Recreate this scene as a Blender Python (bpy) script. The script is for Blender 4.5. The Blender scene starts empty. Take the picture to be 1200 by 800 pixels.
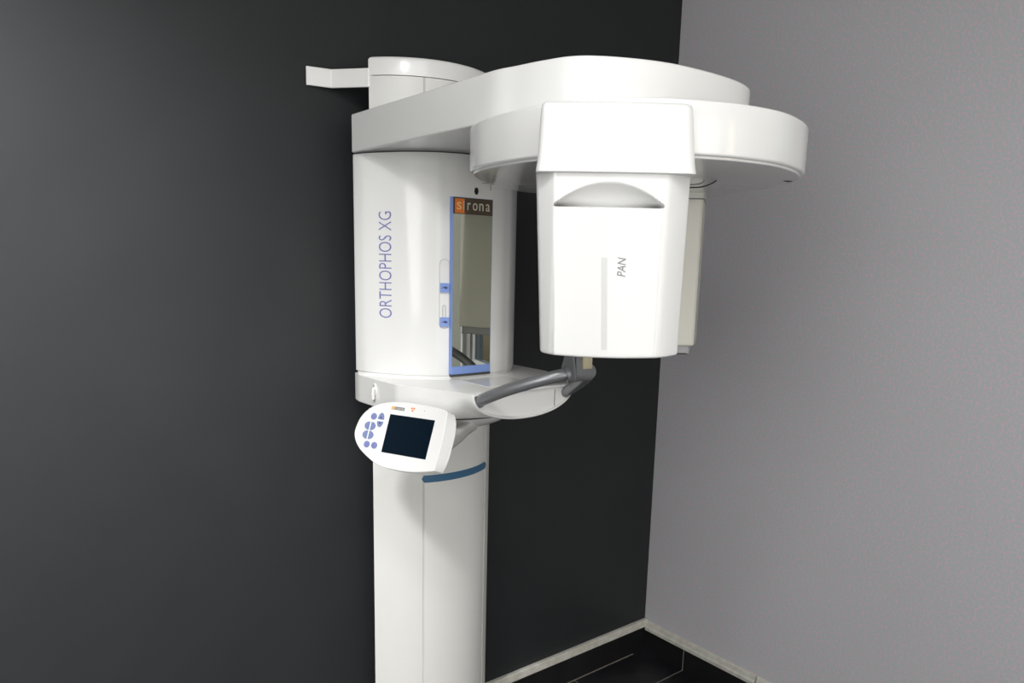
import bpy, bmesh, math, random
from mathutils import Vector, Matrix

random.seed(7)
S = bpy.context.scene
COL = S.collection
CX = -1.055                       # symmetry axis of the machine (x); the dark wall is y = 0, the grey wall x = 0


# ------------------------------------------------------------------ materials
def mat(name, col, rough=.4, spec=.5, metal=0., coat=0.):
    m = bpy.data.materials.new(name); m.use_nodes = True
    b = m.node_tree.nodes['Principled BSDF']
    b.inputs['Base Color'].default_value = (*col, 1)
    b.inputs['Roughness'].default_value = rough
    b.inputs['Specular IOR Level'].default_value = spec
    b.inputs['Metallic'].default_value = metal
    b.inputs['Coat Weight'].default_value = coat
    b.inputs['Coat Roughness'].default_value = .05
    return m


def nodes(m):
    nt = m.node_tree
    return nt, nt.nodes['Principled BSDF']


def noise_color(m, c0, c1, scale, detail=3., p0=.35, p1=.65, bump=0., bdist=.002):
    nt, b = nodes(m)
    tc = nt.nodes.new('ShaderNodeTexCoord')
    n = nt.nodes.new('ShaderNodeTexNoise'); n.inputs['Scale'].default_value = scale; n.inputs['Detail'].default_value = detail
    r = nt.nodes.new('ShaderNodeValToRGB')
    r.color_ramp.elements[0].position = p0; r.color_ramp.elements[0].color = (*c0, 1)
    r.color_ramp.elements[1].position = p1; r.color_ramp.elements[1].color = (*c1, 1)
    nt.links.new(tc.outputs['Object'], n.inputs['Vector'])
    nt.links.new(n.outputs['Fac'], r.inputs['Fac'])
    nt.links.new(r.outputs['Color'], b.inputs['Base Color'])
    if bump:
        bp = nt.nodes.new('ShaderNodeBump'); bp.inputs['Strength'].default_value = bump; bp.inputs['Distance'].default_value = bdist
        nt.links.new(n.outputs['Fac'], bp.inputs['Height']); nt.links.new(bp.outputs['Normal'], b.inputs['Normal'])
    return m


WHITE = mat('gloss_white_plastic', (.77, .77, .762), .22, .5, coat=.35)
HEADW = mat('satin_white_plastic', (.735, .735, .73), .24, .5, coat=.25)
COLW = mat('powder_white_metal', (.70, .70, .68), .33, .45)
CREAM = mat('cream_plastic', (.70, .68, .60), .2, .5, coat=.4)
COVER = mat('polished_white_cover', (.76, .76, .755), .22, .6, coat=.6)
STRIP = mat('grey_strip', (.60, .60, .60), .35)
LIP = mat('grey_lip', (.42, .42, .43), .4)
SEAM = mat('dark_seam', (.06, .06, .06), .6)
BLUE = mat('steel_blue_band', (.035, .125, .24), .4)
LBLUE = mat('light_blue_plastic', (.21, .32, .68), .3)
BLUEBTN = mat('button_blue', (.17, .21, .37), .45)
NAVY = mat('button_mark_navy', (.035, .05, .18), .5)
INK = mat('violet_ink', (.16, .17, .42), .5)
GREYINK = mat('grey_ink', (.18, .18, .19), .5)
MIRROR = mat('mirror_glass', (.62, .63, .56), .015, .5, metal=1.)
BROWN = mat('brown_glass_band', (.085, .063, .045), .12, .6)
ORANGE = mat('orange_logo', (.78, .20, .03), .4)
AMBER = mat('amber_logo', (.85, .42, .04), .4)
SLET = mat('pale_amber_letter', (.95, .62, .28), .4)
LETTER = mat('silver_letters', (.60, .56, .48), .4)
SCREEN = mat('dark_lcd', (.002, .007, .014), .12, .35)
TUBE = mat('grey_tube', (.30, .305, .32), .32, .5, metal=.6)
BRACK = mat('grey_casting', (.21, .215, .225), .35, .5, metal=.35)
BLACK = mat('black_hole', (.004, .004, .004), .5)
BEIGE = mat('beige_cap', (.50, .44, .30), .4)
FRAME = mat('window_white', (.75, .77, .80), .3)
TRIM = noise_color(mat('old_white_trim', (.5, .49, .44), .5), (.52, .50, .44), (.62, .61, .56), 40, 4)
DOORG = mat('door_grey', (.30, .31, .29), .4)
GLASS = mat('glass', (1, 1, 1), 0.)
nt, b = nodes(GLASS); b.inputs['Transmission Weight'].default_value = 1.; b.inputs['IOR'].default_value = 1.05
LEAF = noise_color(mat('leaf', (.1, .2, .03), .5), (.03, .10, .015), (.36, .48, .06), 9, 3)
BARK = mat('bark', (.20, .09, .04), .7)
SOIL = noise_color(mat('soil', (.1, .08, .05), .9), (.05, .06, .03), (.2, .15, .08), 3)
CEIL = mat('ceiling_paint', (.72, .72, .70), .8, .2)
ROOMW = mat('room_wall_paint', (.78, .78, .75), .8, .2)

DARKW = noise_color(mat('charcoal_paint', (.03, .03, .03), .42, .20), (.0225, .0243, .0260), (.0250, .0269, .0286), 6, 6, .3, .7)
nt, b = nodes(DARKW)
tc = nt.nodes.new('ShaderNodeTexCoord'); nz = nt.nodes.new('ShaderNodeTexNoise')
nz.inputs['Scale'].default_value = 140; nz.inputs['Detail'].default_value = 2
bp = nt.nodes.new('ShaderNodeBump'); bp.inputs['Strength'].default_value = .06; bp.inputs['Distance'].default_value = .001
nt.links.new(tc.outputs['Object'], nz.inputs['Vector']); nt.links.new(nz.outputs['Fac'], bp.inputs['Height'])
nt.links.new(bp.outputs['Normal'], b.inputs['Normal'])

GREYW = mat('speckled_grey_wallpaper', (.3, .3, .31), .75, .2)
nt, b = nodes(GREYW)
tc = nt.nodes.new('ShaderNodeTexCoord'); nz = nt.nodes.new('ShaderNodeTexNoise')
nz.inputs['Scale'].default_value = 150; nz.inputs['Detail'].default_value = 1.5; nz.inputs['Roughness'].default_value = .6
rp = nt.nodes.new('ShaderNodeValToRGB'); cr = rp.color_ramp
cr.elements[0].position = .36; cr.elements[0].color = (.46, .555, .572, 1)
cr.elements[1].position = .64; cr.elements[1].color = (.70, .515, .585, 1)
e = cr.elements.new(.46); e.color = (.53, .54, .56, 1)
e = cr.elements.new(.55); e.color = (.56, .54, .572, 1)
nt.links.new(tc.outputs['Object'], nz.inputs['Vector']); nt.links.new(nz.outputs['Fac'], rp.inputs['Fac'])
nt.links.new(rp.outputs['Color'], b.inputs['Base Color'])


def tile_mat(name, base0, base1, axes, offs, size, grout, gw, rough):
    """square tiles with grout lines; axes = the two object axes, offs = a line position, size = pitch"""
    m = mat(name, base0, rough, .5)
    noise_color(m, base0, base1, 7, 6, .4, .75, .15, .002)
    nt, b = nodes(m)
    src = b.inputs['Base Color'].links[0].from_socket
    tc = nt.nodes.new('ShaderNodeTexCoord'); sp = nt.nodes.new('ShaderNodeSeparateXYZ')
    nt.links.new(tc.outputs['Object'], sp.inputs[0])
    outs = []
    for ax, of, sz in zip(axes, offs, size):
        a = nt.nodes.new('ShaderNodeMath'); a.operation = 'SUBTRACT'; a.inputs[1].default_value = of - gw / 2
        nt.links.new(sp.outputs[ax], a.inputs[0])
        d = nt.nodes.new('ShaderNodeMath'); d.operation = 'FLOORED_MODULO'; d.inputs[1].default_value = sz
        nt.links.new(a.outputs[0], d.inputs[0])
        l = nt.nodes.new('ShaderNodeMath'); l.operation = 'LESS_THAN'; l.inputs[1].default_value = gw
        nt.links.new(d.outputs[0], l.inputs[0]); outs.append(l.outputs[0])
    f = outs[0]
    if len(outs) > 1:
        mx = nt.nodes.new('ShaderNodeMath'); mx.operation = 'MAXIMUM'
        nt.links.new(outs[0], mx.inputs[0]); nt.links.new(outs[1], mx.inputs[1]); f = mx.outputs[0]
    mi = nt.nodes.new('ShaderNodeMix'); mi.data_type = 'RGBA'
    nt.links.new(f, mi.inputs['Factor']); nt.links.new(src, mi.inputs['A']); mi.inputs['B'].default_value = (*grout, 1)
    nt.links.new(mi.outputs['Result'], b.inputs['Base Color'])
    return m


FLOORM = tile_mat('black_slate_tiles', (.008, .008, .010), (.022, .022, .027), 'XY', (-.392, -.205), (.60, .60), (.20, .195, .18), .0045, .38)
SKIRTR = tile_mat('black_skirting_tiles', (.006, .006, .007), (.012, .012, .014), 'Y', (-.205,), (.60,), (.20, .195, .18), .004, .45)
SKIRTL = tile_mat('black_skirting_tiles_side', (.006, .006, .007), (.012, .012, .014), 'X', (-.17,), (.25,), (.02, .019, .016), .003, .45)


# ------------------------------------------------------------------ mesh helpers
def link(name, bm, m, parent=None, smooth=True, angle=35):
    bmesh.ops.remove_doubles(bm, verts=bm.verts, dist=1e-6)
    bmesh.ops.recalc_face_normals(bm, faces=bm.faces)
    me = bpy.data.meshes.new(name); bm.to_mesh(me); bm.free()
    me.materials.append(m)
    if smooth:
        me.shade_smooth(); me.set_sharp_from_angle(angle=math.radians(angle))
    o = bpy.data.objects.new(name, me); COL.objects.link(o)
    if parent: o.parent = parent
    return o


def loft(bm, rings, cap0=True, cap1=True, closed=True):
    vs = [[bm.verts.new(p) for p in r] for r in rings]
    n = len(vs[0])
    for a, b2 in zip(vs, vs[1:]):
        for i in range(n if closed else n - 1):
            j = (i + 1) % n
            bm.faces.new((a[i], a[j], b2[j], b2[i]))
    if cap0: bm.faces.new(vs[0])
    if cap1: bm.faces.new(vs[-1])
    return vs


def box(bm, lo, hi, bev=0., seg=2, M=None):
    r = bmesh.ops.create_cube(bm, size=1)
    vs = r['verts']
    for v in vs:
        v.co = Vector([lo[k] + (v.co[k] + .5) * (hi[k] - lo[k]) for k in range(3)])
    if bev:
        es = list({e for v in vs for e in v.link_edges})
        g = bmesh.ops.bevel(bm, geom=es, offset=bev, segments=seg, profile=.5, affect='EDGES')
        vs = list({v for f in g['faces'] for v in f.verts} | {v for v in vs if v.is_valid})
    if M is not None:
        for v in vs: v.co = M @ v.co
    return vs


def catmull(pts, n=8, closed=True):
    out = []; N = len(pts); P = [Vector(p) for p in pts]
    for i in range(N if closed else N - 1):
        if closed: p0, p1, p2, p3 = P[i - 1], P[i], P[(i + 1) % N], P[(i + 2) % N]
        else: p0, p1, p2, p3 = P[max(i - 1, 0)], P[i], P[i + 1], P[min(i + 2, N - 1)]
        for k in range(n):
            t = k / n
            out.append(.5 * ((2 * p1) + (p2 - p0) * t + (2 * p0 - 5 * p1 + 4 * p2 - p3) * t * t + (3 * p1 - p0 - 3 * p2 + p3) * t ** 3))
    if not closed: out.append(P[-1])
    return out


def offset(poly, d):
    """inset (d > 0) a counter-clockwise closed plan polygon"""
    out = []; N = len(poly)
    for i in range(N):
        a, b2, c = Vector(poly[i - 1]), Vector(poly[i]), Vector(poly[(i + 1) % N])
        e1 = (b2 - a); e2 = (c - b2)
        if e1.length < 1e-9 or e2.length < 1e-9: out.append(b2); continue
        n1 = Vector((-e1.y, e1.x)).normalized(); n2 = Vector((-e2.y, e2.x)).normalized()
        n = (n1 + n2); n.normalize()
        out.append(b2 + n * d / max(.5, n.dot(n1)))
    return out


def ccw(poly):
    A = sum(p[0] * q[1] - q[0] * p[1] for p, q in zip(poly, poly[1:] + poly[:1]))
    return poly if A > 0 else poly[::-1]


def slab(bm, poly, z0, z1, b0=.0, b1=.0, seg=4):
    """extrude a plan polygon with rounded bottom (b0) and top (b1) edges"""
    poly = ccw([Vector((p[0], p[1])) for p in poly])
    rings = []
    def ring(inset, z): return [Vector((p.x, p.y, z)) for p in (offset(poly, inset) if inset > 1e-7 else poly)]
    if b0:
        for k in range(seg + 1):
            a = math.pi / 2 * k / seg; rings.append(ring(b0 * (1 - math.sin(a)), z0 + b0 * (1 - math.cos(a))))
    else: rings.append(ring(0, z0))
    if b1:
        for k in range(seg + 1):
            a = math.pi / 2 * k / seg; rings.append(ring(b1 * (1 - math.cos(a)), z1 - b1 * (1 - math.sin(a))))
    else: rings.append(ring(0, z1))
    loft(bm, rings)


def tube(bm, path, r, n=20, caps=True):
    path = [Vector(p) for p in path]; rings = []; up = None
    for i, p in enumerate(path):
        t = (path[min(i + 1, len(path) - 1)] - path[max(i - 1, 0)]).normalized()
        if up is None: up = t.orthogonal().normalized()
        up = (up - t * up.dot(t)).normalized(); s = t.cross(up)
        rr = r[i] if isinstance(r, (list, tuple)) else r
        rings.append([p + (up * math.cos(2 * math.pi * k / n) + s * math.sin(2 * math.pi * k / n)) * rr for k in range(n)])
    loft(bm, rings, caps, caps)


def text_bm(s, size, shear=0., thin=0., depth=.0, space=1.):
    """letters in the x-y plane, from x = 0, returned as vertices, faces and the total width"""
    cu = bpy.data.curves.new('lettering_curve', 'FONT'); cu.body = s; cu.size = size; cu.shear = shear
    cu.offset = -thin; cu.space_character = space; cu.resolution_u = 4; cu.extrude = 0
    o = bpy.data.objects.new('lettering_source', cu); COL.objects.link(o)
    dg = bpy.context.evaluated_depsgraph_get(); me = bpy.data.meshes.new_from_object(o.evaluated_get(dg))
    vs = [Vector(v.co) for v in me.vertices]; fs = [tuple(p.vertices) for p in me.polygons]
    bpy.data.objects.remove(o); bpy.data.curves.remove(cu); bpy.data.meshes.remove(me)
    x0 = min(v.x for v in vs); x1 = max(v.x for v in vs); y0 = min(v.y for v in vs); y1 = max(v.y for v in vs)
    return [Vector((v.x - x0, v.y - y0, 0)) for v in vs], fs, x1 - x0, y1 - y0


def put_text(bm, s, fn, length, height, shear=0., thin=0., space=1., thick=.0004):
    """fit the text in length x height and map (x, y, off) with fn into space, as thin raised letters"""
    vs, fs, w, h = text_bm(s, 1., shear, thin, space=space)
    top = [bm.verts.new(fn(v.x / w * length, v.y / h * height, thick)) for v in vs]
    for f in fs:
        try: bm.faces.new([top[i] for i in f])
        except ValueError: pass
    edges = [e for e in bm.edges if e.is_boundary and e.verts[0] in set(top)] if False else []
    return top


def flat_link(name, bm, m, parent):
    me = bpy.data.meshes.new(name); bm.to_mesh(me); bm.free(); me.materials.append(m)
    o = bpy.data.objects.new(name, me); COL.objects.link(o); o.parent = parent
    md = o.modifiers.new('relief', 'SOLIDIFY'); md.thickness = .0006; md.offset = 0
    return o


# ------------------------------------------------------------------ the room
def struct(name, bm, m, parent=None, smooth=False):
    o = link(name, bm, m, parent, smooth)
    if parent is None: o['kind'] = 'structure'
    return o


RX, RY, RZ = -3.7, -3.9, 2.62
bm = bmesh.new(); box(bm, (RX - .2, RY - .2, -.12), (.2, .2, 0)); struct('floor', bm, FLOORM)
bm = bmesh.new(); box(bm, (RX - .2, RY - .2, RZ), (.2, .2, RZ + .12)); struct('ceiling', bm, CEIL)
bm = bmesh.new(); box(bm, (RX - .2, 0, 0), (.2, .2, RZ)); struct('wall_back', bm, DARKW)
bm = bmesh.new(); box(bm, (RX - .2, RY, 0), (RX, 0, RZ)); struct('wall_left', bm, ROOMW)
bm = bmesh.new(); box(bm, (RX - .2, RY - .2, 0), (.2, RY, RZ)); struct('wall_front', bm, ROOMW)
# grey wall with a window opening beyond the right edge of the view
WY0, WY1, WZ0, WZ1 = -1.84, -1.34, .97, 2.15
bm = bmesh.new()
box(bm, (0, WY1, 0), (.2, 0, RZ)); box(bm, (0, RY, 0), (.2, WY0, RZ))
box(bm, (0, WY0, 0), (.2, WY1, WZ0)); box(bm, (0, WY0, WZ1), (.2, WY1, RZ))
struct('wall_right', bm, GREYW)
# window
bm = bmesh.new()
fw = .055
box(bm, (.03, WY0, WZ0), (.10, WY0 + fw, WZ1), .004); box(bm, (.03, WY1 - fw, WZ0), (.10, WY1, WZ1), .004)
box(bm, (.03, WY0 + fw, WZ0), (.10, WY1 - fw, WZ0 + fw), .004); box(bm, (.03, WY0 + fw, WZ1 - fw), (.10, WY1 - fw, WZ1), .004)
win = struct('window_1', bm, FRAME)
bm = bmesh.new(); box(bm, (.055, WY0 + fw, WZ0 + fw), (.065, WY1 - fw, WZ1 - fw)); link('pane', bm, GLASS, win, False)
bm = bmesh.new(); box(bm, (-.04, WY0 - .02, WZ0 - .03), (.03, WY1 + .02, WZ0), .006); link('sill', bm, FRAME, win)
# grey door beyond the window
bm = bmesh.new(); box(bm, (-.035, -2.75, 0), (-.001, -1.96, 2.1), .003)
door = struct('door_1', bm, DOORG)
bm = bmesh.new(); box(bm, (-.05, -2.79, 0), (-.001, -2.75, 2.14), .003); box(bm, (-.05, -1.96, 0), (-.001, -1.92, 2.14), .003)
box(bm, (-.05, -2.75, 2.1), (-.001, -1.96, 2.14), .003); link('door_frame', bm, FRAME, door)
# skirting tiles and old trim strips
bm = bmesh.new(); box(bm, (RX, -.011, 0), (-.011, 0, .098)); struct('baseboard_back', bm, SKIRTL)
bm = bmesh.new(); box(bm, (-.011, -1.9, 0), (0, 0, .086)); struct('baseboard_right', bm, SKIRTR)
GROUT = mat('pale_grout', (.22, .20, .16), .7)
bm = bmesh.new(); box(bm, (-1.3, -.0150, 0), (-.075, -.011, .0012)); struct('trim_2', bm, GROUT)
bm = bmesh.new(); box(bm, (RX, -.017, .0985), (-.001, 0, .129), .003); struct('trim_back', bm, TRIM)
bm = bmesh.new()
prof = [(0, .0865), (-.016, .0865), (-.018, .089), (-.018, .100), (-.015, .103), (-.012, .104), (-.010, .117), (-.006, .121), (0, .122)]
loft(bm, [[(x, y, z) for x, z in prof] for y in (-.018, -.508)])
struct('trim_right', bm, TRIM, smooth=True)
bm = bmesh.new(); loft(bm, [[(x * .9, y, z - .002) for x, z in prof] for y in (-.514, -1.30)])
struct('trim_1', bm, TRIM, smooth=True)

# garden outside
bm = bmesh.new(); box(bm, (.2, -6, -.3), (6, 2, -.1)); g = struct('ground', bm, SOIL)
def bush(x, y, z0, h, r, label):
    root = bpy.data.objects.new('garden_shrub', None); COL.objects.link(root); root.location = (x, y, z0)
    root['label'] = label; root['category'] = 'shrub'
    bm = bmesh.new()
    for k in range(1500):
        th = random.random() * 6.283; ph = math.acos(2 * random.random() - 1); rr = r * (.55 + .45 * random.random())
        c = Vector((rr * math.sin(ph) * math.cos(th), rr * math.sin(ph) * math.sin(th), h * .55 + h * .45 * math.cos(ph)))
        d1 = Vector((random.gauss(0, 1), random.gauss(0, 1), random.gauss(0, .6))).normalized(); d2 = d1.orthogonal().normalized()
        L = .07 * (.6 + .8 * random.random())
        q = [c - d1 * L, c + d2 * L * .4, c + d1 * L, c - d2 * L * .4]
        bm.faces.new([bm.verts.new(p) for p in q])
    link('foliage', bm, LEAF, root, False)
    bm = bmesh.new(); tube(bm, [(0, 0, 0), (.02, .01, h * .4), (0, 0, h * .8)], [.03, .022, .01], 8); link('stem', bm, BARK, root)
bush(.95, -1.85, -.1, 1.95, .42, 'leafy green shrub outside the window, seen mirrored in the panel of the white machine')

# ------------------------------------------------------------------ the x-ray machine
root = bpy.data.objects.new('dental_xray_machine', None); COL.objects.link(root); root.location = (CX, -.1, 0)
root['label'] = 'tall white panoramic dental x-ray machine standing against the dark charcoal wall'
root['category'] = 'x-ray machine'
ROOT_INV = Matrix.Translation((-CX, .1, 0))


def part(name, bm, m, parent=None, smooth=True, angle=35):
    """a mesh given in world coordinates, hung under the machine (or one of its parts) without moving"""
    for v in bm.verts: v.co = ROOT_INV @ v.co
    return link(name, bm, m, parent or root, smooth, angle)


def relief(name, bm, m, parent):
    for v in bm.verts: v.co = ROOT_INV @ v.co
    return flat_link(name, bm, m, parent)


# ---- column: rounded front, two vertical joints
R, HW, SAG = .237, .1925, .0935
def col_y(dx): return -.095 - SAG + R - math.sqrt(R * R - dx * dx)
def col_plan(grow=0., notch=True):
    pts = []
    xs = [-HW + 2 * HW * k / 60 for k in range(61)]
    for dx in xs:
        n = Vector((dx, -math.sqrt(R * R - dx * dx))).normalized()
        p = Vector((CX + dx, col_y(dx))) + n * grow
        pts.append(p)
    if notch:
        out = []
        for p in pts:
            out.append(p)
        for dx in (-.088, .140):
            n = Vector((dx, -math.sqrt(R * R - dx * dx))).normalized(); t = Vector((-n.y, n.x))
            c = Vector((CX + dx, col_y(dx)))
            out = [p for p in out if abs(p.x - c.x) > .003]
            out += [c - t * .0014, c - t * .0011 - n * .003, c + t * .0011 - n * .003, c + t * .0014]
        out.sort(key=lambda p: p.x)
        # keep the notch order
        pts = out
    return pts + [Vector((CX + HW - .030, -.085)), Vector((CX + HW - .040, -.055)), Vector((CX - HW + .040, -.055)), Vector((CX - HW + .030, -.085))]
bm = bmesh.new(); slab(bm, col_plan(), 0.012, 1.937); column = part('column', bm, COLW, angle=25)
bm = bmesh.new(); slab(bm, col_plan(.004, False), 0, .012, 0, .003); part('base_plate', bm, COLW)
bm = bmesh.new(); slab(bm, col_plan(.0015, False), 1.9385, 1.981, 0, .008); part('column_cap', bm, WHITE)
# blue band let into the column front
bm = bmesh.new(); rings = []
N = 40; d0, d1 = -.091, .140
for k in range(N + 1):
    dx = d0 + (d1 - d0) * k / N
    n = Vector((dx, -math.sqrt(R * R - dx * dx), 0)).normalized()
    c = Vector((CX + dx, col_y(dx), .931))
    e0 = min(dx - d0, d1 - dx); hh = .0100 * math.sqrt(max(0.02, 1 - (1 - min(e0 / .008, 1)) ** 2))
    z = .931
    rings.append([c + n * -.002 + Vector((0, 0, -hh)), c + n * .0012 + Vector((0, 0, -hh)), c + n * .0012 + Vector((0, 0, hh)), c + n * -.002 + Vector((0, 0, hh))])
loft(bm, rings); part('blue_band', bm, BLUE, column)

# ---- wall bracket
bm = bmesh.new()
path = [(-1.3695, -.004), (-1.309, -.0155), (-1.2475, -.0905), (-1.234, -.0915)]
th = .006; rings = []
P = [Vector(p) for p in path]
for i, p in enumerate(P):
    t = (P[min(i + 1, 3)] - P[max(i - 1, 0)]).normalized(); n = Vector((-t.y, t.x)) * th / 2
    rings.append([(p.x + n.x, p.y + n.y, 1.9115), (p.x - n.x, p.y - n.y, 1.9115), (p.x - n.x, p.y - n.y, 1.9545), (p.x + n.x, p.y + n.y, 1.9545)])
loft(bm, rings)
bmesh.ops.bevel(bm, geom=[e for e in bm.edges], offset=.0012, segments=1, affect='EDGES')
part('wall_bracket', bm, WHITE, angle=20)

# ---- carriage: the D-shaped housing that slides on the column
half = [(0, -.2965), (.040, -.2957), (.066, -.2915), (.090, -.2820), (.12, -.266), (.167, -.225), (.205, -.168), (.227, -.125), (.235, -.092)]
def body_curve(n=10):
    pts = [(-x, y) for x, y in half[::-1]] + half[1:]
    return catmull([Vector((CX + x, y)) for x, y in pts], n, closed=False)
BC = body_curve()
cum = [0.]
for a, b2 in zip(BC, BC[1:]): cum.append(cum[-1] + (b2 - a).length)
def body_at_x(x):
    for i, (a, b2) in enumerate(zip(BC, BC[1:])):
        if a.x <= x <= b2.x and b2.x > a.x:
            return cum[i] + (x - a.x) / (b2.x - a.x) * (b2 - a).length
    return 0 if x < BC[0].x else cum[-1]
def body_s(s, z, off=0.):
    """a point on the housing's front at arc length s, height z, lifted by off"""
    for i in range(len(BC) - 1):
        if s <= cum[i + 1] or i == len(BC) - 2:
            t = (s - cum[i]) / (cum[i + 1] - cum[i]); a, b2 = BC[i], BC[i + 1]
            p = a + (b2 - a) * t; d = (b2 - a).normalized()
            if 0 < i < len(BC) - 2:
                da = (BC[i + 1] - BC[i - 1]).normalized(); db = (BC[i + 2] - BC[i]).normalized(); d = (da * (1 - t) + db * t).normalized()
            n = Vector((d.y, -d.x))
            return Vector((p.x + n.x * off, p.y + n.y * off, z))
body_plan = list(BC) + [Vector((CX + .235, -.085)), Vector((CX + .225, -.085)), Vector((CX + .2, -.06)), Vector((CX - .2, -.06)), Vector((CX - .225, -.085)), Vector((CX - .235, -.085))]
bm = bmesh.new(); slab(bm, body_plan, 1.2235, 1.7520, .002, .0015); carriage = part('carriage_housing', bm, WHITE)
bm = bmesh.new(); slab(bm, offset(ccw(body_plan), .004), 1.7520, 1.7545); part('carriage_seam', bm, SEAM, carriage)
bm = bmesh.new(); slab(bm, offset(ccw(body_plan), .003), 1.2115, 1.2235); part('carriage_foot', bm, WHITE, carriage)

# model lettering up the left side
s_txt = body_at_x(-1.2635); s_txt2 = body_at_x(-1.2458)
bm = bmesh.new()
put_text(bm, 'ORTHOPHOS XG', lambda x, y, o: body_s(s_txt2 - y, 1.3625 + x, o), .2535, (s_txt2 - s_txt), thin=.010)
relief('model_lettering', bm, INK, carriage)

# two slide switches beside the mirror
def bent_box(bm, s0, s1, z0, z1, o0, o1, n=6):
    rings = []
    for k in range(n + 1):
        s = s0 + (s1 - s0) * k / n
        rings.append([body_s(s, z0, o0), body_s(s, z0, o1), body_s(s, z1, o1), body_s(s, z1, o0)])
    loft(bm, rings)
def rrect_loop(s0, s1, z0, z1, r, n=6):
    pts = []
    for cx, cz, a0 in ((s1 - r, z1 - r, 0), (s0 + r, z1 - r, 90), (s0 + r, z0 + r, 180), (s1 - r, z0 + r, 270)):
        for k in range(n + 1):
            a = math.radians(a0 + 90 * k / n); pts.append((cx + r * math.cos(a), cz + r * math.sin(a)))
    return pts
def slot(name, s0, s1, z0, z1, r, w=.0009):
    """a raised hairline lip around a shallow channel"""
    bm = bmesh.new(); L = rrect_loop(s0, s1, z0, z1, r)
    inner = rrect_loop(s0 + w, s1 - w, z0 + w, z1 - w, max(r - w, .0005))
    ra = [body_s(s, z, .0002) for s, z in L]; rb = [body_s(s, z, .0016) for s, z in L]
    rc = [body_s(s, z, .0012) for s, z in inner]; rd = [body_s(s, z, .0002) for s, z in inner]
    loft(bm, [ra, rb, rc, rd], False, False)
    return part(name, bm, LIP, carriage)
sa, sb = body_at_x(-1.1622), body_at_x(-1.1398)
slot('switch_channel', sa, sb, 1.341, 1.507, (sb - sa) * .46)
sm = (sa + sb) / 2
slot('switch_channel', sm - .0045, sm + .0045, 1.366, 1.398, .0043)
bm = bmesh.new(); bent_box(bm, sm - .0035, sm + .0035, 1.368, 1.395, -.0008, .0003); part('channel_shade', bm, COLW, carriage)
for zc in (1.4392, 1.3568):
    bm = bmesh.new(); bent_box(bm, sa + .002, sb - .002, zc - .0112, zc + .0112, -.001, .005)
    bmesh.ops.bevel(bm, geom=[e for e in bm.edges if e.calc_face_angle(0) > .5], offset=.0012, segments=2, affect='EDGES')
    part('slide_switch', bm, LBLUE, carriage)
    bm = bmesh.new()
    loop = [(sm + .0085, zc), (sm + .003, zc + .0035), (sm - .004, zc + .0015), (sm - .0075, zc - .001), (sm - .002, zc - .0005), (sm + .003, zc - .0035)]
    loft(bm, [[body_s(s, z, .0045) for s, z in loop], [body_s(s, z, .0056) for s, z in loop]]); part('switch_mark', bm, NAVY, carriage)

# sensor eye above the mirror
s_h = body_at_x(-1.0725); bm = bmesh.new(); ra = []; rb = []; rc = []
for k in range(28):
    a = 2 * math.pi * k / 28
    ra.append(body_s(s_h + .0085 * math.cos(a), 1.6695 + .0105 * math.sin(a), -.001)); rb.append(body_s(s_h + .0085 * math.cos(a), 1.6695 + .0105 * math.sin(a), .001)); rc.append(body_s(s_h + .006 * math.cos(a), 1.6695 + .0085 * math.sin(a), .001))
loft(bm, [ra, rb, rc], True, False); part('sensor_rim', bm, WHITE, carriage)
bm = bmesh.new(); loft(bm, [[p + Vector((0, .0003, 0)) for p in rc], [p + Vector((0, -.0006, 0)) for p in rc]]); part('sensor_eye', bm, BLACK, carriage)

# thin dark hairlines at the top right of the housing
bm = bmesh.new()
for x0, x1, z0, z1 in ((-1.054, -1.0295, 1.6895, 1.6905), (-1.0295, -1.0283, 1.674, 1.745)):
    bent_box(bm, body_at_x(x0), body_at_x(x1), z0, z1, -.001, .0003, 3)
part('housing_hairlines', bm, SEAM, carriage)

# ---- mirror panel
MX0, MX1, MZ0, MZ1 = -1.1405, -1.0225, 1.2248, 1.6525
def mir(x, z, off=0.):
    t = (x - (MX0 + MX1) / 2) / ((MX1 - MX0) / 2)
    return Vector((x, -.2974 - .0010 * (1 - t * t) - off, z))
def mir_plate(bm, x0, x1, z0, z1, o0, o1, n=12, r=0.):
    rings = []
    for k in range(n + 1):
        x = x0 + (x1 - x0) * k / n
        dz = 0
        if r:
            e0 = min(x - x0, x1 - x); dz = r * (1 - math.sqrt(max(0, 1 - (1 - min(e0 / r, 1)) ** 2)))
        rings.append([mir(x, z0 + dz, o0), mir(x, z0 + dz, o1), mir(x, z1 - dz, o1), mir(x, z1 - dz, o0)])
    loft(bm, rings)
bm = bmesh.new(); mir_plate(bm, MX0, MX1, MZ0, MZ1, -.012, 0)
panel = part('mirror_panel', bm, LBLUE, angle=30)
bm = bmesh.new(); mir_plate(bm, MX0 + .0010, MX1 - .0012, 1.2475, 1.6135, -.002, .0006); part('mirror_glass', bm, MIRROR, panel)
bm = bmesh.new(); mir_plate(bm, MX0 + .0012, MX1 - .0005, 1.6135, MZ1 - .0005, -.002, .0008); part('logo_band', bm, BROWN, panel)
bm = bmesh.new(); mir_plate(bm, MX0 + .0055, MX0 + .0325, 1.6155, 1.6490, 0, .0012); part('logo_square', bm, ORANGE, panel)
bm = bmesh.new(); mir_plate(bm, MX0 + .001, MX1 - .001, MZ0 + .004, 1.2478, -.002, .0022); part('blue_foot', bm, LBLUE, panel)
bm = bmesh.new(); mir_plate(bm, MX0 - .0005, MX1 + .0005, MZ0 - .0025, MZ0 + .004, -.008, .0008); part('dark_gap', bm, SEAM, panel)
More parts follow.
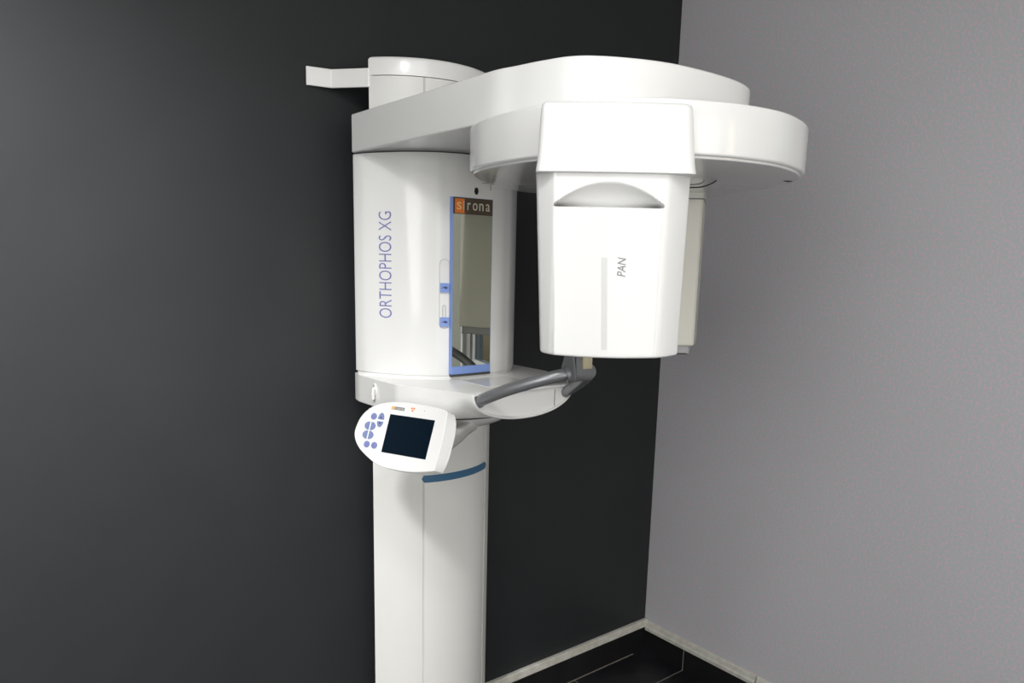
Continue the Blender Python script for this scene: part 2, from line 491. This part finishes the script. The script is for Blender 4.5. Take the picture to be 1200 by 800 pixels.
for k, (ch, xa, wd, ht) in enumerate((('s', .0105, .0125, .0175), ('i', .0285, .0028, .0235), ('r', .0405, .0090, .0175), ('o', .0560, .0140, .0175), ('n', .0755, .0125, .0175), ('a', .0955, .0125, .0175))):
    bm = bmesh.new(); put_text(bm, ch if ch != 'i' else 'l', lambda x, y, o, xa=xa: mir(MX0 + xa + x, 1.6235 + y, .0014 + o), wd, ht if ch != 'i' else .0205, thin=.0)
    relief('logo_letter', bm, SLET if k == 0 else LETTER, panel)

# ---- cantilever arm
arm_pts = [(-.247, -.66), (-.238, -.705), (-.229, -.756), (-.211, -.815), (-.177, -.852), (-.112, -.886), (-.047, -.905), (.036, -.912), (.117, -.909), (.173, -.898), (.213, -.879), (.238, -.850), (.247, -.81)]
AX = -1.050
nose = catmull([Vector((AX + x, y)) for x, y in [(-.247, -.60)] + arm_pts + [(.247, -.74)]], 6, closed=False)
arm_plan = [Vector((AX - .247, -.095)), Vector((AX - .247, -.40))] + nose + [Vector((AX + .247, -.40)), Vector((AX + .247, -.095)), Vector((AX + .235, -.083)), Vector((AX - .235, -.083))]
bm = bmesh.new(); slab(bm, arm_plan, 1.7545, 1.8435, .003, .005); part('cantilever_arm', bm, WHITE)

# ---- rotor under the arm
rp_ = [(-1.298, -.588), (-1.322, -.625), (-1.340, -.675), (-1.350, -.74), (-1.353, -.80), (-1.348, -.86), (-1.336, -.91), (-1.314, -.955), (-1.284, -.992), (-1.246, -1.022), (-1.198, -1.048), (-1.147, -1.069), (-1.090, -1.081), (-1.026, -1.083), (-.95, -1.066), (-.90, -1.046), (-.857, -1.022), (-.82, -.992), (-.785, -.953), (-.755, -.905), (-.727, -.855), (-.697, -.78), (-.668, -.715), (-.655, -.66), (-.665, -.60), (-.71, -.52), (-.79, -.45), (-.88, -.41), (-.97, -.400), (-1.06, -.415), (-1.15, -.462), (-1.24, -.53)]
rot_plan = catmull([Vector(p) for p in rp_], 4)
bm = bmesh.new(); slab(bm, rot_plan, 1.6685, 1.7485, .005, .004); rotor = part('rotor', bm, WHITE)
bm = bmesh.new(); slab(bm, offset(ccw(rot_plan), .007), 1.6645, 1.670, .002, 0); part('rotor_cover', bm, COVER, rotor)
bm = bmesh.new(); box(bm, (-.848, -.984, 1.6638), (-.833, -.975, 1.666)); part('cover_slot', bm, BLACK, rotor)

# ---- local frame of the two heads: u to the right as seen from the front, n towards the viewer
n3 = Vector((-.65, -.76, 0)).normalized(); u3 = Vector((-n3.y, n3.x, 0))
H0 = Vector((-1.31, -.984, 0)); T0 = Vector((-.86, -.635, 0))
def hp(u, n, z): return H0 + u3 * u + n3 * n + Vector((0, 0, z))
def tp(u, n, z): return T0 + u3 * u + n3 * n + Vector((0, 0, z))

# collar
def collar_loop(w, ex):
    L = []; nf = .010 + ex
    for k in range(9):                                    # left corner
        a = math.radians(180 - 90 * k / 8); L.append((-w + .012 + .012 * math.cos(a), nf - .016 + .012 * math.sin(a)))
    for k in range(1, 20):
        t = -1 + 2 * k / 20; L.append((t * (w - .014), nf - .004 + .005 * (1 - t * t)))
    for k in range(9):
        a = math.radians(90 - 90 * k / 8); L.append((w - .018 + .018 * math.cos(a), nf - .022 + .018 * math.sin(a)))
    L += [(w, -.10), (-w, -.10)]
    return L
bm = bmesh.new(); rings = []
for z, w, ex in ((1.637, .1195, -.002), (1.638, .1212, 0), (1.641, .1212, 0), (1.655, .1190, 0), (1.67, .1175, 0), (1.70, .1155, -.0005), (1.72, .1140, -.001), (1.731, .1130, -.002), (1.736, .1120, -.005), (1.7385, .110, -.010), (1.739, .105, -.016)):
    rings.append([hp(u - .0025 * (z - 1.637) / .1, n, z) for u, n in collar_loop(w, ex)])
loft(bm, rings); part('head_collar', bm, WHITE, rotor, angle=40)

# sensor head with the scooped front
def smooth(t): t = max(0., min(1., t)); return t * t * (3 - 2 * t)
ZB, ZT, ZC = 1.3655, 1.6375, 1.5905
us = []
def head_edges(z):
    k = (ZT - z) / (ZT - ZB)
    return -.1205 + .0142 * k, .1190 - .0032 * k
def front_n(u, z):
    l, r = head_edges(z); k = (ZT - z) / (ZT - ZB)
    pl, pr = -.0935 + .009 * k, .078 - .003 * k
    if u < pl:
        t = (pl - u) / (pl - l); base = -.026 * t ** 1.1
    elif u > pr:
        t = (u - pr) / (r - pr); base = -.034 * t ** 1.3
    else: base = 0.
    base += .004 * (1 - ((u - (pl + pr) / 2) / .09) ** 2) if pl < u < pr else 0
    d = 0.
    if z < ZC:
        D = .036 * (1 - smooth((ZC - z) / .004)) + .0010
        q = abs(u + .009) / .0835
        d = D * smooth((1 - q) / .06 + .15) if q < 1 else 0.
    else:
        q = (u + .009) / .0835
        za = ZC + .034 * (1 - q * q) if abs(q) < 1 else ZC
        if abs(q) < 1 and z < za:
            f = (z - ZC) / max(za - ZC, 1e-5)
            d = .036 * (1 - f) ** 1.15 * smooth((1 - abs(q)) / .06 + .15)
    return base - d
zs = sorted(set([ZB + (ZT - ZB) * k / 70 for k in range(71)] + [ZC - .006, ZC - .0045, ZC - .0035, ZC - .0025, ZC - .0015, ZC - .0006, ZC + .0006] + [ZC + .034 * k / 16 for k in range(17)] + [1.5125, 1.5135]))
bm = bmesh.new(); rings = []
def head_loop(z, shrink=0.):
    l, r = head_edges(z); l += shrink; r -= shrink; L = []
    M = 130
    for k in range(M + 1):
        u = l + (r - l) * k / M; L.append([u, front_n(u, z) - shrink])
    # rounded vertical corners
    nl, nr = L[0][1], L[-1][1]
    L = [[l, nl - .10 + 0 * nl], [l, nl - .008], [l + .0012, nl - .003]] + L[1:-1] + [[r - .001, nr - .004], [r, nr - .010], [r, nl - .10]]
    return L
for k in range(4):
    a = math.pi / 2 * k / 4; s = .0035 * (1 - math.sin(a))
    zz = ZB + .0035 * (1 - math.cos(a)) - .0035
    rings.append([hp(u, n, zz - .005 * (1 - (u / .125) ** 2)) for u, n in head_loop(ZB, s)])
for z in zs:
    w = max(0., 1 - (z - ZB) / .06)
    rings.append([hp(u, n, z - w * .005 * (1 - (u / .125) ** 2)) for u, n in head_loop(z)])
loft(bm, rings); head = part('sensor_head', bm, HEADW, angle=50)
bm = bmesh.new(); rings = []
for k in range(31):
    z = 1.5125 - (1.5125 - 1.3705) * k / 30; uc = -.0125 + .0062 * k / 30
    rings.append([hp(uc - .0045, front_n(uc, z) - .001, z), hp(uc - .0045, front_n(uc, z) + .0004, z), hp(uc + .0045, front_n(uc, z) + .0004, z), hp(uc + .0045, front_n(uc, z) - .001, z)])
loft(bm, rings); part('centre_strip', bm, STRIP, head)
bm = bmesh.new()
put_text(bm, 'PAN', lambda x, y, o: hp(.0207 - y, front_n(.014, 1.4845 + x) + .0003 + o, 1.4845 + x), .0285, .0125, shear=.2, thin=.012)
relief('pan_lettering', bm, GREYINK, head)

# tube head behind
plan_t = [(-.137, 0), (.132, 0), (.137, -.003), (.150, -.045), (.168, -.12), (.178, -.17), (.172, -.185), (-.172, -.185), (-.178, -.17), (-.168, -.12), (-.150, -.045), (-.139, -.003)]
def tube_loop(z, g=0.): return [(u * (1 - g), n if n < 0 else -g * .1) for u, n in plan_t]
bm = bmesh.new()
P2 = [tp(u, n, 0) for u, n in plan_t]
slab(bm, [(p.x, p.y) for p in P2], 1.322, 1.6645, .004, .0); thead = part('tube_head', bm, CREAM, angle=30)
bm = bmesh.new(); slab(bm, offset(ccw([Vector((p.x, p.y)) for p in P2]), .012), 1.302, 1.3225, .004, 0); part('shaded_tube_base', bm, LIP, thead)  # lower chamfer, its shadow put into the grey colour
bm = bmesh.new(); slab(bm, offset(ccw([Vector((p.x, p.y)) for p in P2]), -.0010), 1.6500, 1.6525); part('tube_joint', bm, GREYINK, thead)

CABLE = [(.0, 1.6505), (.035, 1.6495), (.0636, 1.651), (.0733, 1.6512), (.0861, 1.6538), (.0987, 1.6588), (.106, 1.6635), (.109, 1.667)]
CABLE2 = [(.02, 1.656), (.055, 1.6555), (.0681, 1.6566), (.0792, 1.6592), (.084, 1.6635), (.085, 1.667)]
# thin black cable loops between the rotor and the tube head
bm = bmesh.new(); tube(bm, catmull([tp(u, .24, z) for u, z in CABLE], 5, closed=False), .0013, 8); part('cable', bm, BLACK, rotor)
bm = bmesh.new(); tube(bm, catmull([tp(u, .24, z) for u, z in CABLE2], 5, closed=False), .0007, 8); part('cable', bm, BLACK, rotor)

# ---- chin tray
def tray_w(y):
    pts = [(-.06, .226), (-.095, .2345), (-.20, .2350), (-.289, .2340), (-.335, .217), (-.376, .196), (-.43, .174), (-.487, .154)]
    if y >= pts[0][0]: return pts[0][1]
    for (a, wa), (b2, wb) in zip(pts, pts[1:]):
        if b2 <= y <= a: return wa + (wb - wa) * (a - y) / (a - b2)
    return pts[-1][1]
bm = bmesh.new(); rings = []
ZTOP, ZLOW = 1.213, 1.142
def tray_section(y, sc=1., dn=0., ins=0.):
    k = smooth((-.30 - y) / .17); p = 60 * (1 - k) ** 2 + 2.15 * k + 4 * k * (1 - k); w = (tray_w(y) - ins) * sc; zt = ZTOP - ins; L = []
    hgt = ZTOP - ZLOW
    for i in range(61):                                    # superellipse lower half
        a = math.pi * i / 60; c, s = math.cos(a), math.sin(a)
        x = -w * math.copysign(abs(c) ** (2 / p), c); z = zt - (hgt - 2 * ins) * abs(s) ** (2 / p)
        L.append((CX + x, y - dn, z))
    return [(L[0][0] + .003, y - dn, zt + .0015)] + L + [(L[-1][0] - .003, y - dn, zt + .0015)]
ys = [-.062, -.095] + [-.095 - .385 * k / 30 for k in range(1, 31)]
for y in ys: rings.append(tray_section(y))
rings.append(tray_section(-.4835, ins=.0012)); rings.append(tray_section(-.4845, ins=.004)); rings.append(tray_section(-.4835, ins=.006)); rings.append(tray_section(-.4775, ins=.0085))
loft(bm, rings); tray = part('chin_tray', bm, WHITE, angle=40)
bm = bmesh.new(); box(bm, (-.9605, -.4785, 1.161), (-.959, -.476, 1.2035)); part('tray_joint', bm, GREYINK, tray)
bm = bmesh.new(); box(bm, (-1.125, -.43, 1.2138), (-.985, -.315, 1.2156), .0008, 1); part('tray_inlay', bm, WHITE, tray)
# little hook on the left flank
bm = bmesh.new(); c = Vector((CX - .2352, -.183, 1.188)); ra, rb, rc, rd = [], [], [], []
for k in range(24):
    a = 2 * math.pi * k / 24; dy, dz = math.cos(a), math.sin(a)
    ra.append(c + Vector((.001, dy * .0095, dz * .0155))); rb.append(c + Vector((-.003, dy * .0090, dz * .015))); rc.append(c + Vector((-.003, dy * .0065, dz * .0125))); rd.append(c + Vector((-.0006, dy * .006, dz * .012)))
loft(bm, [ra, rb, rc, rd], False, False); hook = part('cable_port', bm, WHITE, tray)
bm = bmesh.new(); loft(bm, [[p + Vector((.001, 0, 0)) for p in rd], rd]); part('port_recess', bm, GREYINK, tray)
bm = bmesh.new(); tube(bm, [c + Vector((-.0005, -.002, .004)), c + Vector((-.006, -.003, .001)), c + Vector((-.007, -.003, -.008)), c + Vector((-.006, -.003, -.024))], .0042, 10)
part('port_hook', bm, WHITE, tray)

# pivot neck under the tray and the arm that carries the control panel
neck = [(math.cos(a), math.sin(a)) for a in [math.pi + math.pi * k / 40 for k in range(41)]]
bm = bmesh.new(); rings = []
for z, w, f in ((1.078, .128, -.255), (1.084, .150, -.285), (1.094, .172, -.310), (1.106, .184, -.330), (1.116, .188, -.336)):
    rings.append([Vector((CX + w * x, -.10 + (f + .10) * -y, z)) for x, y in neck] + [Vector((CX + w, -.06, z)), Vector((CX - w, -.06, z))])
loft(bm, rings); nk = part('pivot_neck', bm, WHITE)
bm = bmesh.new(); rings = []
for z, w, f in ((1.116, .183, -.331), (1.1205, .183, -.331)):
    rings.append([Vector((CX + w * x, -.10 + (f + .10) * -y, z)) for x, y in neck] + [Vector((CX + w, -.06, z)), Vector((CX - w, -.06, z))])
loft(bm, rings); part('pivot_gap', bm, SEAM, nk)
bm = bmesh.new(); rings = []
for z, w, f in ((1.1205, .180, -.338), (1.130, .184, -.35), (1.141, .190, -.375), (1.148, .188, -.38)):
    rings.append([Vector((CX + w * x, -.10 + (f + .10) * -y, z)) for x, y in neck] + [Vector((CX + w, -.06, z)), Vector((CX - w, -.06, z))])
loft(bm, rings); part('tray_belly', bm, WHITE, tray)

# ---- handle bar and bite holder
bm = bmesh.new()
hpts = [(-1.188, -.470, 1.192), (-1.184, -.500, 1.206), (-1.160, -.560, 1.234), (-1.118, -.622, 1.260), (-1.075, -.655, 1.274), (-1.035, -.655, 1.274), (-.992, -.622, 1.260), (-.950, -.560, 1.234), (-.926, -.500, 1.206), (-.922, -.470, 1.192)]
tube(bm, catmull(hpts, 6, closed=False), .0135, 24)
bar = part('handle_bar', bm, TUBE)
for p, q in ((hpts[0], hpts[1]), (hpts[-1], hpts[-2])):
    a = Vector(p); d = (Vector(q) - a).normalized()
    bm = bmesh.new(); tube(bm, [a + d * .004, a + d * .010, a + d * .012], [.0155, .0155, .014], 24); part('bar_socket', bm, BRACK, bar)
bm = bmesh.new()
tube(bm, [(-1.086, -.650, 1.272), (-1.080, -.654, 1.2735), (-1.030, -.6565, 1.2745), (-1.022, -.652, 1.272)], [.018, .0195, .0195, .018], 24)
holder = part('bite_holder', bm, BRACK)
bm = bmesh.new(); rings = []
for z, x0, x1, y0, y1 in ((1.268, -1.082, -1.030, -.675, -.640), (1.285, -1.082, -1.034, -.674, -.645), (1.310, -1.078, -1.040, -.668, -.646), (1.330, -1.074, -1.044, -.664, -.648)):
    rings.append([(x0, y0, z), (x1, y0, z), (x1, y1, z), (x0, y1, z)])
loft(bm, rings); bmesh.ops.bevel(bm, geom=list(bm.edges), offset=.003, segments=2, affect='EDGES'); part('holder_post', bm, BRACK, holder)
bm = bmesh.new(); rings = []
for x in (-1.089, -1.082):
    rings.append([(x, -.680, 1.262), (x, -.632, 1.262), (x, -.640, 1.290), (x, -.648, 1.322), (x, -.668, 1.322), (x, -.678, 1.285)])
loft(bm, rings); bmesh.ops.bevel(bm, geom=list(bm.edges), offset=.002, segments=2, affect='EDGES'); part('holder_cheek', bm, BRACK, holder)
bm = bmesh.new(); box(bm, (-1.060, -.6765, 1.283), (-1.034, -.670, 1.314), .002); part('holder_label', bm, BEIGE, holder)

# ---- control panel
PC = Vector((-1.3313, -.4109, 1.1196)); PX = Vector((.3907, -.9205, 0)); PU = Vector((.3597, .1527, .9205)); PN = Vector((-.8473, -.3597, .3907))
def pp(u, v, o=0.): return PC + PX * u + PU * v + PN * o
K = 1.64 / 1.75
out_ = [(-.159, -.014), (-.1585, .010), (-.148, .037), (-.123, .060), (-.083, .0745), (-.031, .0805), (.031, .0797), (.080, .0755), (.102, .064), (.1165, .044), (.1225, .010), (.117, -.040), (.104, -.064), (.089, -.0712), (.027, -.082), (-.034, -.083), (-.074, -.077), (-.120, -.056), (-.146, -.036)]
shape = catmull([Vector((u * K, v * K)) for u, v in out_], 6)
def xr(v): return .0905 - .9 * v * v - .0 * v
shape = [Vector((p.x if p.x < .0905 else .0905 + (p.x - .0905) * .5, p.y)) for p in shape]
front = [Vector((min(p.x, xr(p.y)), p.y)) for p in shape]
ctr = Vector((-.02, 0))
def grow(P, k): return [ctr + (p - ctr) * k for p in P]
bm = bmesh.new()
rings = [[pp(p.x, p.y, -.034) for p in grow(shape, .80)], [pp(p.x, p.y, -.030) for p in grow(shape, .96)], [pp(p.x, p.y, -.0275) for p in grow(shape, .985)], [pp(p.x, p.y, -.0255) for p in shape],
         [pp(p.x, p.y, -.002) for p in grow(front, .998)], [pp(p.x, p.y, -.0006) for p in grow(front, .992)], [pp(p.x, p.y, 0) for p in grow(front, .982)]]
loft(bm, rings); cpanel = part('control_panel', bm, HEADW, angle=25)
def plate(name, loop, m, h=.0008, lo=-.001):
    bm = bmesh.new(); loft(bm, [[pp(u, v, lo) for u, v in loop], [pp(u, v, h) for u, v in loop]]); return part(name, bm, m, cpanel, angle=20)
plate('display_screen', [(-.0615, -.0441), (.0585, -.0441), (.0600, .0438), (-.0615, .0438)], SCREEN, .0005)
def circ(cu, cv, ru, rv, a0=0, a1=360, n=24): return [(cu + ru * math.cos(math.radians(a0 + (a1 - a0) * k / n)), cv + rv * math.sin(math.radians(a0 + (a1 - a0) * k / n))) for k in range(n + (0 if a1 - a0 == 360 else 1))]
for cu, cv in ((-.105, .0332), (-.1059, -.0322), (-.0849, -.0321)):
    plate('round_button', circ(cu, cv, .0083, .0078), BLUEBTN, .0012)
    bm = bmesh.new(); rr = []
    for r, o in ((.0048, .0013), (.0034, .0016), (.0040, .0010)):
        rr.append([pp(u, v, o) for u, v in circ(cu, cv, r, r)])
    loft(bm, rr[:2], False, True); part('button_mark', bm, INK, cpanel)
plate('arrow_button', circ(-.0838, .0285, .0086, .0155, 0, 180), BLUEBTN, .0012)
plate('arrow_button', circ(-.0838, .0240, .0086, .0135, 180, 360), BLUEBTN, .0012)
plate('button_mark', [(-.0868, .0305), (-.0808, .0305), (-.0838, .0362)], NAVY, .0016)
plate('button_mark', [(-.0868, .0215), (-.0838, .0160), (-.0808, .0215)], NAVY, .0016)
for cv in (.0105, -.0106):
    plate('half_button', circ(-.1112, cv, .0135, .0098, 90, 270), BLUEBTN, .0012)
    plate('half_button', circ(-.1070, cv, .0135, .0098, -90, 90), BLUEBTN, .0012)
    for s in (-1, 1):
        plate('button_mark', [(-.1091 + s * .0045, cv - .004), (-.1091 + s * .0065, cv - .004), (-.1091 + s * .0065, cv + .004), (-.1091 + s * .0045, cv + .004)], INK, .0015)
plate('logo_square', [(-.0622, .0552), (-.0535, .0552), (-.0535, .0622), (-.0622, .0622)], AMBER, .0007)
plate('logo_band', [(-.0535, .0552), (-.0265, .0552), (-.0265, .0622), (-.0535, .0622)], GREYINK, .0006)
bm = bmesh.new(); put_text(bm, 'sirona', lambda x, y, o: pp(-.0605 + x, .0564 + y, .0008 + o), .033, .0046); relief('logo_lettering', bm, LETTER, cpanel)
for a in (90 + 180, 30, 150):
    plate('warning_mark', circ(-.0041 + .0036 * math.cos(math.radians(a)), .0615 + .0036 * math.sin(math.radians(a)), .0022, .0022, n=12), ORANGE, .0007)
plate('indicator_light', circ(.0271, .0612, .0010, .0010, n=10), GREYINK, .0007)
# its carrier
bm = bmesh.new(); rings = []
A = pp(.072, -.006, -.026); Bp = Vector((-1.075, -.290, 1.094)); mid = (A + Bp) / 2 + Vector((.0, .0, -.002))
for p, w, h in ((A, .020, .020), (A * .75 + Bp * .25, .018, .019), (mid, .016, .018), (A * .25 + Bp * .75, .015, .016), (Bp, .018, .015)):
    d = (Bp - A).normalized(); s = d.cross(Vector((0, 0, 1))).normalized(); L = []
    for k in range(20):
        a = 2 * math.pi * k / 20; c, q = math.cos(a), math.sin(a)
        L.append(p + s * w * math.copysign(abs(c) ** .6, c) + Vector((0, 0, 1)) * h * math.copysign(abs(q) ** .6, q))
    rings.append(L)
loft(bm, rings); part('panel_carrier', bm, WHITE, nk)

for nm, lb in (('blue_band', 'steel blue curved band'), ('mirror_panel', 'tall narrow mirror with a blue foot and a brown name band'), ('control_panel', 'white oval control panel with a dark screen'),
               ('handle_bar', 'grey metal handle bar'), ('bite_holder', 'grey cast clamp on the handle bar'), ('tube_head', 'cream coloured x-ray tube housing'),
               ('display_screen', 'dark blank display'), ('sensor_head', 'white sensor head with an arched grip hollow'), ('slide_switch', 'light blue slide switch')):
    for o in bpy.data.objects:
        if o.name.split('.')[0] == nm: o['label'] = lb

# ------------------------------------------------------------------ camera
cam = bpy.data.cameras.new('camera'); co = bpy.data.objects.new('camera', cam); COL.objects.link(co)
f, yaw, pitch, roll = 868.79, .6710, .1853, .0224
fwd = Vector((math.sin(yaw) * math.cos(pitch), math.cos(yaw) * math.cos(pitch), -math.sin(pitch)))
rt = Vector((math.cos(yaw), -math.sin(yaw), 0)); up = rt.cross(fwd)
r2 = rt * math.cos(roll) + up * math.sin(roll); u2 = -rt * math.sin(roll) + up * math.cos(roll)
Mx = Matrix((r2, u2, -fwd)).transposed().to_4x4(); Mx.translation = (-2.1563, -1.7952, 1.5); co.matrix_world = Mx
cam.sensor_width = 36; cam.lens = f / 1200 * 36; cam.clip_start = .01
cam.shift_x = (600 - 592.9) / 1200; cam.shift_y = (471.56 - 400) / 1200
S.camera = co

# ------------------------------------------------------------------ light
def area(name, loc, target, size, power, col=(1, 1, 1), sy=None):
    l = bpy.data.lights.new(name, 'AREA'); l.energy = power; l.color = col
    l.shape = 'RECTANGLE'; l.size = size; l.size_y = sy or size
    o = bpy.data.objects.new(name, l); COL.objects.link(o); o.location = loc
    o.rotation_euler = (Vector(target) - Vector(loc)).to_track_quat('-Z', 'Y').to_euler(); return o
def spot(name, loc, target, cone, power, radius=.05, blend=1., col=(1, .985, .96)):
    l = bpy.data.lights.new(name, 'SPOT'); l.energy = power; l.color = col
    l.spot_size = math.radians(cone); l.spot_blend = blend; l.shadow_soft_size = radius
    o = bpy.data.objects.new(name, l); COL.objects.link(o); o.location = loc
    o.rotation_euler = (Vector(target) - Vector(loc)).to_track_quat('-Z', 'Y').to_euler(); return o
def spot(name, loc, target, cone, power, radius=.05, blend=1., col=(1, .985, .96)):
    l = bpy.data.lights.new(name, 'SPOT'); l.energy = power; l.color = col
    l.spot_size = math.radians(cone); l.spot_blend = blend; l.shadow_soft_size = radius
    o = bpy.data.objects.new(name, l); COL.objects.link(o); o.location = loc
    o.rotation_euler = (Vector(target) - Vector(loc)).to_track_quat('-Z', 'Y').to_euler(); return o
def spot(name, loc, target, cone, power, radius=.05, blend=1., col=(1, .99, .975)):
    l = bpy.data.lights.new(name, 'SPOT'); l.energy = power; l.color = col
    l.spot_size = math.radians(cone); l.spot_blend = blend; l.shadow_soft_size = radius
    o = bpy.data.objects.new(name, l); COL.objects.link(o); o.location = loc
    o.rotation_euler = (Vector(target) - Vector(loc)).to_track_quat('-Z', 'Y').to_euler(); return o
def spot(name, loc, target, cone, power, radius=.05, blend=1., col=(1, .99, .975)):
    l = bpy.data.lights.new(name, 'SPOT'); l.energy = power; l.color = col
    l.spot_size = math.radians(cone); l.spot_blend = blend; l.shadow_soft_size = radius
    o = bpy.data.objects.new(name, l); COL.objects.link(o); o.location = loc
    o.rotation_euler = (Vector(target) - Vector(loc)).to_track_quat('-Z', 'Y').to_euler(); return o
def spot(name, loc, target, cone, power, radius=.05, blend=1., col=(1, .99, .975)):
    l = bpy.data.lights.new(name, 'SPOT'); l.energy = power; l.color = col
    l.spot_size = math.radians(cone); l.spot_blend = blend; l.shadow_soft_size = radius
    o = bpy.data.objects.new(name, l); COL.objects.link(o); o.location = loc
    o.rotation_euler = (Vector(target) - Vector(loc)).to_track_quat('-Z', 'Y').to_euler(); return o
def spot(name, loc, target, cone, power, radius=.05, blend=1., col=(1, .99, .975)):
    l = bpy.data.lights.new(name, 'SPOT'); l.energy = power; l.color = col
    l.spot_size = math.radians(cone); l.spot_blend = blend; l.shadow_soft_size = radius
    o = bpy.data.objects.new(name, l); COL.objects.link(o); o.location = loc
    o.rotation_euler = (Vector(target) - Vector(loc)).to_track_quat('-Z', 'Y').to_euler(); return o
def spot(name, loc, target, cone, power, radius=.05, blend=1., col=(1, .99, .975)):
    l = bpy.data.lights.new(name, 'SPOT'); l.energy = power; l.color = col
    l.spot_size = math.radians(cone); l.spot_blend = blend; l.shadow_soft_size = radius
    o = bpy.data.objects.new(name, l); COL.objects.link(o); o.location = loc
    o.rotation_euler = (Vector(target) - Vector(loc)).to_track_quat('-Z', 'Y').to_euler(); return o
def spot(name, loc, target, cone, power, radius=.05, blend=1., col=(1, .99, .975)):
    l = bpy.data.lights.new(name, 'SPOT'); l.energy = power; l.color = col
    l.spot_size = math.radians(cone); l.spot_blend = blend; l.shadow_soft_size = radius
    o = bpy.data.objects.new(name, l); COL.objects.link(o); o.location = loc
    o.rotation_euler = (Vector(target) - Vector(loc)).to_track_quat('-Z', 'Y').to_euler(); return o
def spot(name, loc, target, cone, power, radius=.05, blend=1., col=(1, .99, .975)):
    l = bpy.data.lights.new(name, 'SPOT'); l.energy = power; l.color = col
    l.spot_size = math.radians(cone); l.spot_blend = blend; l.shadow_soft_size = radius
    o = bpy.data.objects.new(name, l); COL.objects.link(o); o.location = loc
    o.rotation_euler = (Vector(target) - Vector(loc)).to_track_quat('-Z', 'Y').to_euler(); return o
def spot(name, loc, target, cone, power, radius=.05, blend=1., col=(1, .99, .975)):
    l = bpy.data.lights.new(name, 'SPOT'); l.energy = power; l.color = col
    l.spot_size = math.radians(cone); l.spot_blend = blend; l.shadow_soft_size = radius
    o = bpy.data.objects.new(name, l); COL.objects.link(o); o.location = loc
    o.rotation_euler = (Vector(target) - Vector(loc)).to_track_quat('-Z', 'Y').to_euler(); return o
def spot(name, loc, target, cone, power, radius=.05, blend=1., col=(1, .99, .975)):
    l = bpy.data.lights.new(name, 'SPOT'); l.energy = power; l.color = col
    l.spot_size = math.radians(cone); l.spot_blend = blend; l.shadow_soft_size = radius
    o = bpy.data.objects.new(name, l); COL.objects.link(o); o.location = loc
    o.rotation_euler = (Vector(target) - Vector(loc)).to_track_quat('-Z', 'Y').to_euler(); return o
area('ceiling_lamp', (-2.3, -2.4, 2.6), (-2.3, -2.4, 0), 1.9, 31, (1, 1, .995), 1.9)
area('rear_fill', (-2.0, -3.85, 1.3), (-2.0, 0, 1.3), 2.6, 31, (1, 1, .995), 2.2)  # unseen area light, added for fill and sheen on the dark wall
area('window_lamp', (-.22, -3.85, 1.55), (-.4, 0, 1.5), .22, 5, (1, .84, .58), 1.7)
area('side_fill', (-3.65, -1.6, 1.6), (-1.2, -1.0, 1.3), 1.4, 23, (1, .995, .985), 1.4)  # unseen fill light, added to brighten the left-facing surfaces
spot('wall_spot', (-2.7, -1.15, 2.58), (-2.35, 0, 1.2), 80, 410, .14)
spot('machine_spot', (-2.1, -1.45, 2.58), (-1.45, -.2, 1.2), 74, 46, .14)
w = bpy.data.worlds.new('sky'); S.world = w; w.use_nodes = True
nt = w.node_tree; bg = nt.nodes['Background']
sky = nt.nodes.new('ShaderNodeTexSky'); sky.sky_type = 'NISHITA'; sky.sun_elevation = math.radians(35); sky.sun_rotation = math.radians(200); sky.sun_disc = False
nt.links.new(sky.outputs[0], bg.inputs[0]); bg.inputs[1].default_value = .10

v = S.view_settings; v.view_transform = 'Standard'; v.look = 'None'; v.gamma = 1; v.use_curve_mapping = False; v.exposure = .0
